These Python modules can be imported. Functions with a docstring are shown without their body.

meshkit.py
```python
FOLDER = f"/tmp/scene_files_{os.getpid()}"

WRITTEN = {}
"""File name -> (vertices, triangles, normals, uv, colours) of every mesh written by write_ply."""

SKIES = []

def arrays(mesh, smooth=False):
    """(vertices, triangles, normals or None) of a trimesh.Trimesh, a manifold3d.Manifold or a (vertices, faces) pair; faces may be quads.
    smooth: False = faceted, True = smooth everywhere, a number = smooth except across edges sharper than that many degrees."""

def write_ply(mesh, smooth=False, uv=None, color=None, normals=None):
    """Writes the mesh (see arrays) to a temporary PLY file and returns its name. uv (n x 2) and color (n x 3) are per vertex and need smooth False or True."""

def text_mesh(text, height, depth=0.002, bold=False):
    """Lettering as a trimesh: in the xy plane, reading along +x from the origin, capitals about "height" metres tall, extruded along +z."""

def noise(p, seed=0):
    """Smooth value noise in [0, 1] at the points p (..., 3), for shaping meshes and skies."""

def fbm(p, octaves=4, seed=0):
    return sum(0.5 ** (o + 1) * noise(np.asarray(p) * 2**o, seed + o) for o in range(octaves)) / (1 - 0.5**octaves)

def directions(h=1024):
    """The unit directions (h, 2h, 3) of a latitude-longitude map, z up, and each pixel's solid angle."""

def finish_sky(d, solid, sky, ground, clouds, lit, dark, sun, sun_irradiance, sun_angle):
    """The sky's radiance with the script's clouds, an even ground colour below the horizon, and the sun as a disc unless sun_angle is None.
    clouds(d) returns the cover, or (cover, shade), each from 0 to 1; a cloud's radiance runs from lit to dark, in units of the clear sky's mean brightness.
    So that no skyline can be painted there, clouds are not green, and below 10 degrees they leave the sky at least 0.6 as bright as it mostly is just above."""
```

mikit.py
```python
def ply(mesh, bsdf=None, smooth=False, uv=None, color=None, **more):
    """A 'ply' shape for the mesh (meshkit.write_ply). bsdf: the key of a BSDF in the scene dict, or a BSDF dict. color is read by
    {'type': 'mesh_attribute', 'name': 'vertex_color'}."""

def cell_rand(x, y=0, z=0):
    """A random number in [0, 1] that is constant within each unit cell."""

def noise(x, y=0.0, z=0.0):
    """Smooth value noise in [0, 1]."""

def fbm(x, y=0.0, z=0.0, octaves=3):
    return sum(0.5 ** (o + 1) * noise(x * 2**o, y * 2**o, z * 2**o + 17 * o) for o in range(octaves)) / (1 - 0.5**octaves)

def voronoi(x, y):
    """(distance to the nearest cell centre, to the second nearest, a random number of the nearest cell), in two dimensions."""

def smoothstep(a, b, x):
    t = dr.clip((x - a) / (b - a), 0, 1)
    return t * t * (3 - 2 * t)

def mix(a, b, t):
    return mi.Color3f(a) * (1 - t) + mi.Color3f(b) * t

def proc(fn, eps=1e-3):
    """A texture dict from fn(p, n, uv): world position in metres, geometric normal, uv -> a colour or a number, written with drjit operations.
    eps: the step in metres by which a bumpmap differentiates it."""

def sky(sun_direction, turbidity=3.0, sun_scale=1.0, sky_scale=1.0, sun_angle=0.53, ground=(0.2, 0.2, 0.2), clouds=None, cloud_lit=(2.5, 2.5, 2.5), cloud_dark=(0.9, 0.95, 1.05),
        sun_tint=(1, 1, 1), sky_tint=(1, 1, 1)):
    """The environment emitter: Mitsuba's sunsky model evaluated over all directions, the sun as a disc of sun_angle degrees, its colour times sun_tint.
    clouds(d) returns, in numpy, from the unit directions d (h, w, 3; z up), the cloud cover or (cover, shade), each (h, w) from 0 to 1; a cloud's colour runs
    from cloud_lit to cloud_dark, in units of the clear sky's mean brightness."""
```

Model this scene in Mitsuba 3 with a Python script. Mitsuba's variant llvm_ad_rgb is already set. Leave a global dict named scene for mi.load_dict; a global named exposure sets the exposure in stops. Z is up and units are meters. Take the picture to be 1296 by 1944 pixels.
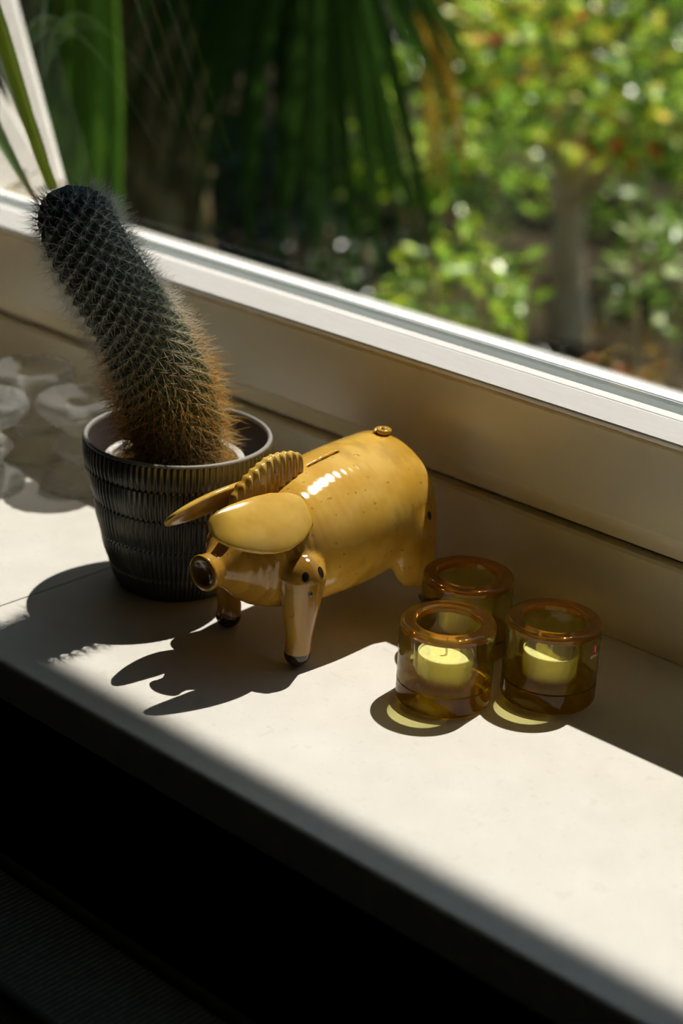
import math
import numpy as np, trimesh, drjit as dr, mitsuba as mi, mikit, meshkit
from shapely.geometry import Polygon, box as sbox
from mikit import proc, noise, fbm, voronoi, smoothstep, mix, cell_rand

scene, labels = {}, {}
T = mi.ScalarTransform4f
PI = math.pi
V = lambda *a: np.array(a, float)

# ------------------------------------------------------------------ camera, sky, sun, exposure
W, H, FOCAL = 1296, 1944, 3453.1
pitch, roll, yaw = 0.392475, 0.052357, 0.735192
EYE = V(0.70759, -0.68643, 0.59769)
fw = V(-math.sin(yaw) * math.cos(pitch), math.cos(yaw) * math.cos(pitch), -math.sin(pitch))
rt = np.cross(fw, [0, 0, 1]); rt /= np.linalg.norm(rt)
up0 = np.cross(rt, fw)
up = -rt * math.sin(roll) + up0 * math.cos(roll)
scene['camera'] = {'type': 'thinlens', 'fov': math.degrees(2 * math.atan(W / 2 / FOCAL)), 'fov_axis': 'x',
                   'aperture_radius': 0.0078, 'focus_distance': 1.265, 'near_clip': 0.05, 'far_clip': 200.0,
                   'to_world': T().look_at(origin=EYE.tolist(), target=(EYE + fw).tolist(), up=up.tolist())}
SUN = V(-0.053, 0.51, 1.0)
scene['sky'] = mikit.sky(SUN, turbidity=3.5, sun_scale=1.0, sky_scale=0.8, ground=(0.1, 0.1, 0.06),
                         sun_tint=(0.88, 1.0, 1.17), sky_tint=(0.96, 1.0, 0.84))
exposure = 2.18

# ------------------------------------------------------------------ materials
def rgb(*c): return {'type': 'rgb', 'value': list(c)}
def principled(c, rough=0.5, spec=0.5, **k):
    return {'type': 'principled', 'base_color': c if isinstance(c, dict) else rgb(*c), 'roughness': rough, 'specular': spec, **k}
def two(b): return {'type': 'twosided', 'bsdf': b}
def bump(b, fn, scale, eps=5e-4): return {'type': 'bumpmap', 'arbitrary': proc(fn, eps), 'scale': scale, 'bsdf': b}
def mat(name, d): scene['mat_' + name] = d; return 'mat_' + name

def sill_col(p, n, uv):
    s = fbm(p.x * 38, p.y * 38, 3.0, 4)
    f = noise(p.x * 520, p.y * 520, 9.0)
    k = noise(p.x * 160 + 31, p.y * 160, 5.0)
    c = mix((0.72, 0.69, 0.615), (0.80, 0.77, 0.70), s)
    c = mix(c, (0.60, 0.545, 0.45), smoothstep(0.80, 0.92, f) * 0.15)
    return mix(c, (0.50, 0.45, 0.36), smoothstep(0.86, 0.95, k) * 0.14)
def sill_rough(p, n, uv):
    return 0.34 + 0.22 * fbm(p.x * 22 + 7, p.y * 22, 1.0, 3)
M_SILL = mat('sill', two({'type': 'principled', 'base_color': proc(sill_col), 'roughness': proc(sill_rough), 'specular': 0.4}))
M_SEAM = mat('seam', two(principled((0.10, 0.085, 0.06), 0.9, 0.1)))
def frame_col(p, n, uv):
    s = fbm(p.x * 8, p.y * 40, p.z * 40, 3)
    return mix((0.84, 0.76, 0.55), (0.88, 0.80, 0.59), s)
M_FRAME = mat('frame', two(principled(proc(frame_col), 0.26, 1.0)))
def bead_col(p, n, uv):
    s = fbm(p.x * 60, p.z * 300, p.y * 300, 3)
    return mix((0.84, 0.82, 0.77), (0.90, 0.88, 0.83), s)
M_BEAD = mat('bead', two(principled(proc(bead_col), 0.4, 0.4)))
M_GASKET = mat('gasket', two(principled((0.02, 0.018, 0.012), 0.8, 0.2)))
M_SPACER = mat('spacer', two(principled((0.42, 0.46, 0.45), 0.45, 0.5)))
M_PANE = mat('pane', {'type': 'thindielectric', 'int_ior': 1.5, 'ext_ior': 1.0})
M_DUST = mat('dust', two(principled((0.7, 0.7, 0.66), 0.9, 0.1)))
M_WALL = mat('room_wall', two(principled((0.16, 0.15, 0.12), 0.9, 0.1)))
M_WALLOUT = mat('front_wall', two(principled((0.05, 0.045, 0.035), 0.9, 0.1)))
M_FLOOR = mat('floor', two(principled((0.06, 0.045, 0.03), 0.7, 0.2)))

AX0, AXD = V(-0.1300, 0.2923, 0.0825), V(0.0193, -0.9983, -0.0555)
AXD = AXD / np.linalg.norm(AXD)
def pig_col(p, n, uv):
    t = (p.x - AX0[0]) * AXD[0] + (p.y - AX0[1]) * AXD[1] + (p.z - AX0[2]) * AXD[2]
    ring = noise(t * 420, 0.5, 0.5) * 0.55 + noise(t * 130 + 9, 0.2, 0.1) * 0.45
    cloud = fbm(p.x * 45, p.y * 45, p.z * 45, 4)
    c = mix((0.74, 0.40, 0.045), (0.86, 0.53, 0.10), smoothstep(0.25, 0.75, cloud))
    c = mix(c, (0.56, 0.27, 0.03), smoothstep(0.45, 0.95, ring) * 0.42)
    c = mix(c, (0.27, 0.115, 0.012), smoothstep(0.108, 0.145, t) * (0.50 + 0.45 * noise(t * 330, 3.0, 1.0)))
    qx, qy, qz = p.x - t * AXD[0] - AX0[0], p.y - t * AXD[1] - AX0[1], p.z - t * AXD[2] - AX0[2] - 0.003
    rad = dr.sqrt(qx * qx + qy * qy + qz * qz)
    c = mix(c, (0.09, 0.04, 0.01), smoothstep(0.1880, 0.1915, t) * smoothstep(0.0125, 0.0085, rad) * 0.9)
    drip = fbm(p.x * 28 + 2, p.y * 60, p.z * 22, 4)
    c = mix(c, (0.46, 0.24, 0.025), smoothstep(0.50, 0.72, drip) * 0.45)
    sp = noise(p.x * 330, p.y * 330, p.z * 330)
    return mix(c, (0.30, 0.13, 0.02), smoothstep(0.86, 0.93, sp) * 0.55)
def pig_dark(p, n, uv):
    cloud = fbm(p.x * 90, p.y * 90, p.z * 90, 3)
    return mix((0.012, 0.008, 0.005), (0.04, 0.02, 0.008), cloud)
def glaze(tex, alpha=0.042): return two({'type': 'roughplastic', 'diffuse_reflectance': tex, 'alpha': alpha, 'int_ior': 1.55, 'nonlinear': False})
def ear_col(p, n, uv):
    cloud = fbm(p.x * 55 + 4, p.y * 55, p.z * 55, 4)
    return mix((0.70, 0.39, 0.045), (0.84, 0.53, 0.10), smoothstep(0.25, 0.75, cloud))
M_EAR = mat('pig_ear', glaze(proc(ear_col)))
M_PIG = mat('pig_glaze', glaze(proc(pig_col)))
def mane_col(p, n, uv):
    cloud = fbm(p.x * 60, p.y * 60, p.z * 60, 3)
    return mix((0.56, 0.28, 0.03), (0.80, 0.50, 0.10), smoothstep(0.3, 0.7, cloud))
M_MANE = mat('pig_mane', glaze(proc(mane_col)))
M_HOOF = mat('pig_hoof', glaze(proc(pig_dark)))
M_SLOT = mat('pig_slot', two(principled((0.06, 0.03, 0.01), 0.6, 0.2)))

def pot_col(p, n, uv):
    s = fbm(p.x * 60, p.y * 60, p.z * 25, 4)
    return mix((0.05, 0.047, 0.036), (0.15, 0.142, 0.112), smoothstep(0.3, 0.8, s))
M_POT = mat('pot', two({'type': 'principled', 'base_color': proc(pot_col), 'roughness': 0.3, 'specular': 0.9, 'metallic': 0.3}))
M_POTRIM = mat('pot_rim', two(principled((0.33, 0.32, 0.29), 0.5, 0.4)))
M_POTIN = mat('pot_inside', two(principled((0.075, 0.055, 0.05), 0.6, 0.3)))
def soil_col(p, n, uv):
    s = fbm(p.x * 200, p.y * 200, p.z * 200, 3)
    return mix((0.05, 0.03, 0.015), (0.30, 0.18, 0.08), s)
M_SOIL = mat('soil', two(principled(proc(soil_col), 0.95, 0.1)))
M_LINER = mat('liner', two(principled((0.78, 0.76, 0.70), 0.5, 0.4)))
VC = {'type': 'mesh_attribute', 'name': 'vertex_color'}
M_CACTUS = mat('cactus', two(principled(VC, 0.65, 0.25)))
M_SPINE = mat('spine', {'type': 'principledthin', 'base_color': VC, 'roughness': 0.35, 'diff_trans': 1.15})
M_TUFT = mat('tuft', two(principled(VC, 0.9, 0.1)))

def thin(*t): return {'type': 'thindielectric', 'int_ior': 1.22, 'ext_ior': 1.0, 'specular_transmittance': rgb(*t)}
def solid(ior, *t): return {'type': 'dielectric', 'int_ior': ior, 'ext_ior': 1.0, 'specular_transmittance': rgb(*t)}
def glass_mix(w, a, b): return {'type': 'blendbsdf', 'weight': w, 'bsdf_0': a, 'bsdf_1': b}
def tinted(c, r): return {'type': 'principled', 'base_color': rgb(*c), 'roughness': r, 'spec_trans': 1.0, 'eta': 1.5}
def rough_glass(t, alpha, refl): return {'type': 'roughdielectric', 'distribution': 'ggx', 'alpha': alpha, 'int_ior': 1.5, 'ext_ior': 1.0, 'specular_transmittance': rgb(*t), 'specular_reflectance': rgb(refl, refl, refl)}
M_GWALL = mat('yellow_glass', glass_mix(0.91, rough_glass((0.95, 0.78, 0.14), 0.01, 0.6), thin(0.970, 0.945, 0.60)))
M_GSOLID = mat('amber_glass', glass_mix(0.28, rough_glass((0.97, 0.72, 0.10), 0.01, 0.6), thin(0.98, 0.82, 0.22)))
M_GRIM = mat('amber_rim', glass_mix(0.22, tinted((0.66, 0.24, 0.025), 0.03), thin(0.94, 0.78, 0.34)))
M_WAX = mat('wax', two(principled((0.88, 0.90, 0.84), 0.5, 0.4)))
M_CUP = mat('cup', two(principled((0.86, 0.83, 0.72), 0.35, 0.5)))
M_WICK = mat('wick', two(principled((0.75, 0.74, 0.66), 0.9, 0.1)))
M_RED = mat('red', two(principled((0.55, 0.02, 0.02), 0.4, 0.4)))
M_WHITE = mat('white', two(principled((0.85, 0.85, 0.82), 0.6, 0.3)))
def glass_bump(p, n, uv): return fbm(p.x * 120, p.y * 120, p.z * 120, 3)
M_CLEAR = mat('clear_glass', glass_mix(0.34, glass_mix(0.16, solid(1.5, 0.97, 0.97, 0.95), two({'type': 'diffuse', 'reflectance': rgb(0.92, 0.92, 0.90)})), thin(0.98, 0.98, 0.96)))
def ground_col(p, n, uv):
    s = fbm(p.x * 9, p.y * 9, 0.3, 4)
    return mix((0.018, 0.014, 0.008), (0.06, 0.045, 0.025), s)
M_GROUND = mat('ground', two(principled(proc(ground_col), 0.95, 0.1)))
M_LEAF = mat('leaf', glass_mix(0.45, {'type': 'principledthin', 'base_color': VC, 'roughness': 0.5, 'diff_trans': 0.9},
    two({'type': 'principled', 'base_color': VC, 'roughness': 0.27, 'specular': 1.0, 'clearcoat': 1.0, 'clearcoat_gloss': 0.95})))
M_PALM = mat('palm_leaf', {'type': 'principledthin', 'base_color': VC, 'roughness': 0.4, 'diff_trans': 0.7})
def bark_col(p, n, uv):
    s = fbm(p.x * 40, p.y * 40, p.z * 14, 3)
    return mix((0.66, 0.46, 0.27), (0.94, 0.76, 0.50), s)
M_BARK = mat('bark', two(principled(proc(bark_col), 0.9, 0.1)))
def fibre_col(p, n, uv):
    s = fbm(p.x * 60, p.y * 60, p.z * 8, 3)
    return mix((0.10, 0.07, 0.03), (0.50, 0.38, 0.17), smoothstep(0.3, 0.8, s))
M_FIBRE = mat('palm_trunk', two(principled(proc(fibre_col), 0.95, 0.1)))
def board_col(p, n, uv):
    s = fbm(p.x * 30, p.y * 30, p.z * 30, 3)
    return mix((0.66, 0.61, 0.53), (0.80, 0.76, 0.68), s)
M_BOARD = mat('white_board', two(principled(proc(board_col), 0.6, 0.3)))
M_STONE = mat('outer_sill', two(principled((0.52, 0.50, 0.45), 0.7, 0.2)))
M_TERRACOTTA = mat('terracotta', two(principled((0.45, 0.2, 0.1), 0.8, 0.2)))
def cord_fn(p, n, uv): return 0.5 + 0.5 * dr.sin(p.x * 2 * PI / 0.0042)
def cord_col(p, n, uv):
    r = 0.5 + 0.5 * dr.sin(p.x * 2 * PI / 0.0042)
    return mix((0.04, 0.04, 0.034), (0.13, 0.13, 0.11), r * (0.6 + 0.8 * noise(p.x * 300, p.y * 300, 2.0)))
M_SOFA = mat('sofa', two(principled(proc(cord_col), 0.95, 0.1)))
M_SOFAP = mat('sofa_piping', two(principled((0.045, 0.045, 0.038), 0.95, 0.1)))

# ------------------------------------------------------------------ helpers
def obj(key, mesh, m, smooth=False, color=None, label=None, category=None, group=None, kind=None, **k):
    scene[key] = mikit.ply(mesh, m, smooth=smooth, color=color, **k)
    tag(key, label, category, group, kind)
    return key
def tag(key, label=None, category=None, group=None, kind=None):
    d = {a: b for a, b in (('label', label), ('category', category), ('group', group), ('kind', kind)) if b}
    if d: labels[key] = d
def nm(base, i): return base if i == 0 else f'{base}_{i:03d}'
def cat(ms): return trimesh.util.concatenate(ms)
def box(x0, x1, y0, y1, z0, z1, c=0.0):
    if c <= 0:
        b = trimesh.creation.box((x1 - x0, y1 - y0, z1 - z0))
    else:
        pts = []
        for sx in (0, 1):
            for sy in (0, 1):
                for sz in (0, 1):
                    q = V((x0, x1)[sx], (y0, y1)[sy], (z0, z1)[sz]); s = V(1 - 2 * sx, 1 - 2 * sy, 1 - 2 * sz) * c
                    for a in range(3):
                        e = s.copy(); e[a] = 0
                        pts.append(q + e)
        return trimesh.convex.convex_hull(np.array(pts))
    b.apply_translation([(x0 + x1) / 2, (y0 + y1) / 2, (z0 + z1) / 2]); return b
def extrude_x(poly, x0, x1):
    m = trimesh.creation.extrude_polygon(Polygon(poly), x1 - x0, engine='earcut')
    v = np.array(m.vertices)
    return trimesh.Trimesh(np.stack([v[:, 2] + x0, v[:, 0], v[:, 1]], 1), np.array(m.faces), process=False)
def lathe(prof, n=96, closed=False):
    """prof: list of (r, z); surface of revolution about z; closed joins the last point to the first."""
    pr = np.array(prof, float); k = len(pr)
    a = np.arange(n) / n * 2 * PI
    v = np.stack([np.outer(np.cos(a), pr[:, 0]), np.outer(np.sin(a), pr[:, 0]), np.tile(pr[:, 1], (n, 1))], -1).reshape(-1, 3)
    i = np.arange(n)[:, None]; rows = np.arange(k if closed else k - 1)[None, :]
    j = (i + 1) % n; r2 = (rows + 1) % k
    q = np.stack([i * k + rows, j * k + rows, j * k + r2, i * k + r2], -1).reshape(-1, 4)
    f = np.vstack([q[:, [0, 1, 2]], q[:, [0, 2, 3]]])
    m = trimesh.Trimesh(v, f, process=True); m.update_faces(m.nondegenerate_faces()); m.remove_unreferenced_vertices()
    return m
def moved(m, *o):
    m = m.copy(); m.apply_translation(o); return m
def arc(cx, cz, r, a0, a1, n=6):
    return [(cx + r * math.cos(math.radians(a)), cz + r * math.sin(math.radians(a))) for a in np.linspace(a0, a1, n)]
def spline(P, n):
    from scipy.interpolate import CubicSpline
    P = np.array(P, float)
    s = np.concatenate([[0], np.cumsum(np.linalg.norm(np.diff(P[:, :3], axis=0), axis=1))])
    return CubicSpline(s / s[-1], P)(np.linspace(0, 1, n))
def tube(P, R, n=10, caps=True):
    P = np.array(P, float); k = len(P); R = np.broadcast_to(R, k)
    t = np.gradient(P, axis=0); t /= np.linalg.norm(t, axis=1, keepdims=True)
    ref = V(0, 0, 1) if abs(t[0, 2]) < 0.9 else V(1, 0, 0)
    a = np.cross(t[0], ref); a /= np.linalg.norm(a); rows = []
    for i in range(k):
        a = a - t[i] * (a @ t[i]); a /= np.linalg.norm(a); b = np.cross(t[i], a)
        an = np.arange(n) / n * 2 * PI
        rows.append(P[i] + R[i] * (np.cos(an)[:, None] * a + np.sin(an)[:, None] * b))
    v = np.vstack(rows + [P[:1], P[-1:]]); f = []
    for i in range(k - 1):
        for j in range(n):
            q = (i * n + j, i * n + (j + 1) % n, (i + 1) * n + (j + 1) % n, (i + 1) * n + j)
            f += [(q[0], q[1], q[2]), (q[0], q[2], q[3])]
    for j in range(n):
        f += [(k * n, (j + 1) % n, j), (k * n + 1, (k - 1) * n + j, (k - 1) * n + (j + 1) % n)]
    return trimesh.Trimesh(v, np.array(f), process=False)

def surface_nets(fn, lo, hi, h):
    """Smooth mesh of fn(points) = 0 (negative inside) on a grid of step h, vertices pulled onto the surface."""
    lo, hi = np.array(lo, float), np.array(hi, float)
    n = np.ceil((hi - lo) / h).astype(int) + 1
    g = [lo[a] + h * np.arange(n[a]) for a in range(3)]
    F = np.empty(n)
    for i in range(0, n[0], 8):
        X, Y, Z = np.meshgrid(g[0][i:i + 8], g[1], g[2], indexing='ij')
        F[i:i + 8] = fn(np.stack([X, Y, Z], -1))
    S = F < 0
    c = np.zeros(n - 1, int)
    for a, b, d in np.ndindex(2, 2, 2):
        c += S[a:n[0] - 1 + a, b:n[1] - 1 + b, d:n[2] - 1 + d]
    cell = (c > 0) & (c < 8)
    idx = -np.ones(n - 1, int); ijk = np.argwhere(cell); idx[cell] = np.arange(len(ijk))
    acc, cnt = np.zeros((len(ijk), 3)), np.zeros(len(ijk))
    cor = [np.array(q) for q in np.ndindex(2, 2, 2)]
    for a in cor:
        for ax in range(3):
            if a[ax]: continue
            b = a.copy(); b[ax] = 1
            fa, fb = F[tuple((ijk + a).T)], F[tuple((ijk + b).T)]
            x = (fa < 0) != (fb < 0); t = np.where(x, fa / np.where(fa == fb, 1, fa - fb), 0)
            pt = np.repeat(a[None].astype(float), len(ijk), 0); pt[:, ax] += t
            acc[x] += pt[x]; cnt += x
    v = lo + h * (ijk + acc / cnt[:, None])
    f = []
    for ax in range(3):
        u, w = (ax + 1) % 3, (ax + 2) % 3
        s0 = [slice(None)] * 3; s1 = [slice(None)] * 3; s0[ax] = slice(0, -1); s1[ax] = slice(1, None)
        e = np.argwhere(S[tuple(s0)] != S[tuple(s1)])
        e = e[(e[:, u] > 0) & (e[:, w] > 0) & (e[:, u] < n[u] - 1) & (e[:, w] < n[w] - 1)]
        U, Wv = np.eye(3, dtype=int)[u], np.eye(3, dtype=int)[w]
        q = np.stack([idx[tuple((e - U - Wv).T)], idx[tuple((e - Wv).T)], idx[tuple(e.T)], idx[tuple((e - U).T)]], 1)
        flip = ~S[tuple(e.T)]
        q[flip] = q[flip][:, ::-1]; f.append(q)
    q = np.vstack(f)
    for _ in range(2):
        d0 = fn(v); e = h * 0.25
        gr = np.stack([fn(v + e * np.eye(3)[a]) - fn(v - e * np.eye(3)[a]) for a in range(3)], 1) / (2 * e)
        v = v - np.clip(d0, -h, h)[:, None] * gr / np.maximum((gr ** 2).sum(1), 0.3)[:, None]
    return trimesh.Trimesh(v, np.vstack([q[:, [0, 1, 2]], q[:, [0, 2, 3]]]), process=False)
def smin(a, b, k):
    h = np.clip(0.5 + 0.5 * (b - a) / k, 0, 1)
    return b * (1 - h) + a * h - k * h * (1 - h)
def smax(a, b, k): return -smin(-a, -b, k)
def cone_sdf(p, a, b, ra, rb):
    a, b = V(*a), V(*b); d = b - a
    t = np.clip(((p - a) @ d) / (d @ d), 0, 1)
    return np.linalg.norm(p - a - t[..., None] * d, axis=-1) - (ra + (rb - ra) * t)
def ell_sdf(p, c, r):
    q = (p - V(*c)) / V(*r); l = np.linalg.norm(q, axis=-1)
    return (l - 1) * l / np.maximum(np.linalg.norm(q / V(*r), axis=-1), 1e-6)

# ------------------------------------------------------------------ the setting
SX0, SX1, D = -1.75, 1.45, 0.3615
def sill_profile(x0, x1):
    r = 0.004
    return extrude_x([(D + 0.02, -0.032), (D + 0.02, 0)] + [(r + r * math.cos(a), -r + r * math.sin(a)) for a in np.linspace(PI / 2, PI, 6)] + [(r + r * math.cos(a), -0.032 + r + r * math.sin(a)) for a in np.linspace(PI, 1.5 * PI, 6)], x0, x1)
obj('trim_1__slab', sill_profile(SX0, -0.3012), M_SILL, smooth=30)
obj('trim_1__slab_001', sill_profile(-0.2998, SX1), M_SILL, smooth=30)
obj('trim_1__joint', box(-0.30115, -0.29985, 0.003, D, -0.03, -0.0012), M_SEAM)
tag('trim_1', 'pale cream stone window sill with one fine joint', kind='structure')

# window: profiles in (y, z), run along x
def prof(key, poly, m, label=None):
    obj(key, extrude_x(poly, SX0, SX1), m, label=label)
prof('window_1__frame_rail', [(0.44, 0.0005), (D, 0.0005), (D, 0.070), (0.3635, 0.0725), (0.371, 0.0745), (0.371, 0.079), (0.44, 0.079)], M_FRAME)
prof('window_1__rail_gasket', [(0.3695, 0.0747), (0.3695, 0.0788), (0.3705, 0.0788), (0.3705, 0.0747)], M_GASKET)
prof('window_1__sash_rail', [(0.42, 0.0795), (0.362, 0.0795), (0.333, 0.106), (0.330, 0.110), (0.330, 0.1708), (0.3345, 0.1712), (0.3345, 0.1735), (0.42, 0.1735)], M_FRAME)
prof('window_1__bead', [(0.3515, 0.1738), (0.3300, 0.1738), (0.3240, 0.1762), (0.3205, 0.1792), (0.3200, 0.1806), (0.3206, 0.1818), (0.3390, 0.1898), (0.3402, 0.1900), (0.3410, 0.1893), (0.3418, 0.1902), (0.3515, 0.1904)], M_BEAD, 'white glazing bead along the bottom of the glass')
prof('window_1__spacer', [(0.3535, 0.1740), (0.3535, 0.1800), (0.3705, 0.1800), (0.3705, 0.1740)], M_SPACER, 'grey spacer bar between the two panes')
prof('window_1__outer_gasket', [(0.3718, 0.1740), (0.3718, 0.1905), (0.3735, 0.1905), (0.3735, 0.1740)], M_SPACER, 'blue-grey strip behind the outer pane')
prof('window_1__outer_bead', [(0.3737, 0.1740), (0.3737, 0.1914), (0.3870, 0.1912), (0.4020, 0.1780), (0.4020, 0.1740)], M_BEAD, 'white outer ledge of the sash')
def pane(y):
    z0, z1 = 0.1742, 1.302
    return trimesh.Trimesh([[SX0, y, z0], [SX1, y, z0], [SX1, y, z1], [SX0, y, z1]], [[0, 1, 2], [0, 2, 3]], process=False)
obj('window_1__pane', pane(0.3525), M_PANE)
obj('window_1__pane_001', pane(0.3711), M_PANE)
rng = np.random.default_rng(5)
N = 260
px_, pz_ = rng.uniform(-0.75, 0.25, N), rng.uniform(0.2, 0.55, N)
sz = rng.uniform(0.00012, 0.00035, N)
tri = []
for x, z, s in zip(px_, pz_, sz):
    tri.append(np.array([[x - s, 0.3518, z - s], [x + s, 0.3518, z - s * 0.6], [x + s * .7, 0.3518, z + s], [x - s * .8, 0.3518, z + s * .8]]))
v = np.vstack(tri); f = np.vstack([[[4 * i, 4 * i + 1, 4 * i + 2], [4 * i, 4 * i + 2, 4 * i + 3]] for i in range(N)])
obj('window_1__dust', trimesh.Trimesh(v, f, process=False), M_DUST, label='tiny dust specks on the glass', kind='stuff')
for i, (a, b) in enumerate(((SX0 - 0.06, SX0), (SX1, SX1 + 0.06))):
    obj(nm('window_1__stile', i), box(a, b, 0.33, 0.42, 0.0005, 1.38, 0.004), M_FRAME)
obj('window_1__head_rail', box(SX0, SX1, 0.33, 0.42, 1.302, 1.38, 0.004), M_FRAME)
tag('window_1', 'large window with cream frame and white glazing bead', kind='structure')
FL, CE = -0.86, 1.75
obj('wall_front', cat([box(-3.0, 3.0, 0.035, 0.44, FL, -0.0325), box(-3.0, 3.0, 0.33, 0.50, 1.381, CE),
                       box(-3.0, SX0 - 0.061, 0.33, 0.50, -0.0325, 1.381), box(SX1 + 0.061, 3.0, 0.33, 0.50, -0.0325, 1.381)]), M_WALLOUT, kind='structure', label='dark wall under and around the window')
obj('wall_left', box(-3.1, -3.0, -3.5, 0.5, FL, CE), M_WALL, kind='structure')
obj('wall_right', box(3.0, 3.1, -3.5, 0.5, FL, CE), M_WALL, kind='structure')
obj('wall_back', box(-3.1, 3.1, -3.6, -3.5, FL, CE), M_WALL, kind='structure')
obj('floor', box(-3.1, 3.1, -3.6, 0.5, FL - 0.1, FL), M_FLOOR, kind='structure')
obj('ceiling', box(-3.1, 3.1, -3.6, 0.55, CE, CE + 0.1), M_WALL, kind='structure')
# roof eave outside and above the window: shades the front edge of the sill
obj('roof_eave', extrude_x([(0.5, 2.20), (1.00, 2.05), (1.075, 2.05), (1.075, 2.11), (0.5, 2.32)], -3.4, 3.4), M_WALL, kind='structure')
obj('wall_front_001', box(-3.0, 3.0, 0.45, 0.55, CE, 2.3), M_WALLOUT, kind='structure')
obj('outer_sill', extrude_x([(0.44, 0.03), (0.44, 0.10), (0.70, 0.075), (0.70, 0.03)], -2.2, 1.6), M_STONE, kind='structure')
obj('ground', box(-14, 6, 0.5, 16, -0.85, -0.75), M_GROUND, kind='structure', label='brown garden soil outside the window')

# ------------------------------------------------------------------ the pig money box
SD = np.cross(AXD, [0, 0, 1]); SD /= np.linalg.norm(SD)           # the pig's own left-right axis (points to -x)
SD = -SD
UD = np.cross(AXD, SD); UD = UD if UD[2] > 0 else -UD
def pigp(t, s, u): return AX0 + t * AXD + s * SD + u * UD
R_T = np.array([[-0.02, 0.0500], [0.0, 0.0512], [0.03, 0.0525], [0.07, 0.0520], [0.10, 0.0500], [0.125, 0.0460], [0.145, 0.0395], [0.160, 0.0315], [0.172, 0.0215], [0.180, 0.0150], [0.186, 0.0122], [0.191, 0.0124], [0.197, 0.0142], [0.25, 0.0150]])
from scipy.interpolate import PchipInterpolator
R_F = PchipInterpolator(R_T[:, 0], R_T[:, 1]); R_D = R_F.derivative()
FEET = {'a': ((0.139, 0.0405, -0.010), (-0.0865, 0.1535, 0.0), (0.0170, 0.0085)),
        'b': ((0.139, -0.0380, -0.012), (-0.1630, 0.1590, 0.0), (0.0140, 0.0078))}
def local(p):
    q = p - AX0
    return q @ AXD, q @ SD, q @ UD
def SMOOTH_N(t, s, u): return np.sin(t * 95 + 3 * np.sin(s * 70)) * np.sin(s * 110 + 1.0) * 0.4 + 0.3 * np.sin(u * 130 + t * 60) + 0.5
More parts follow.
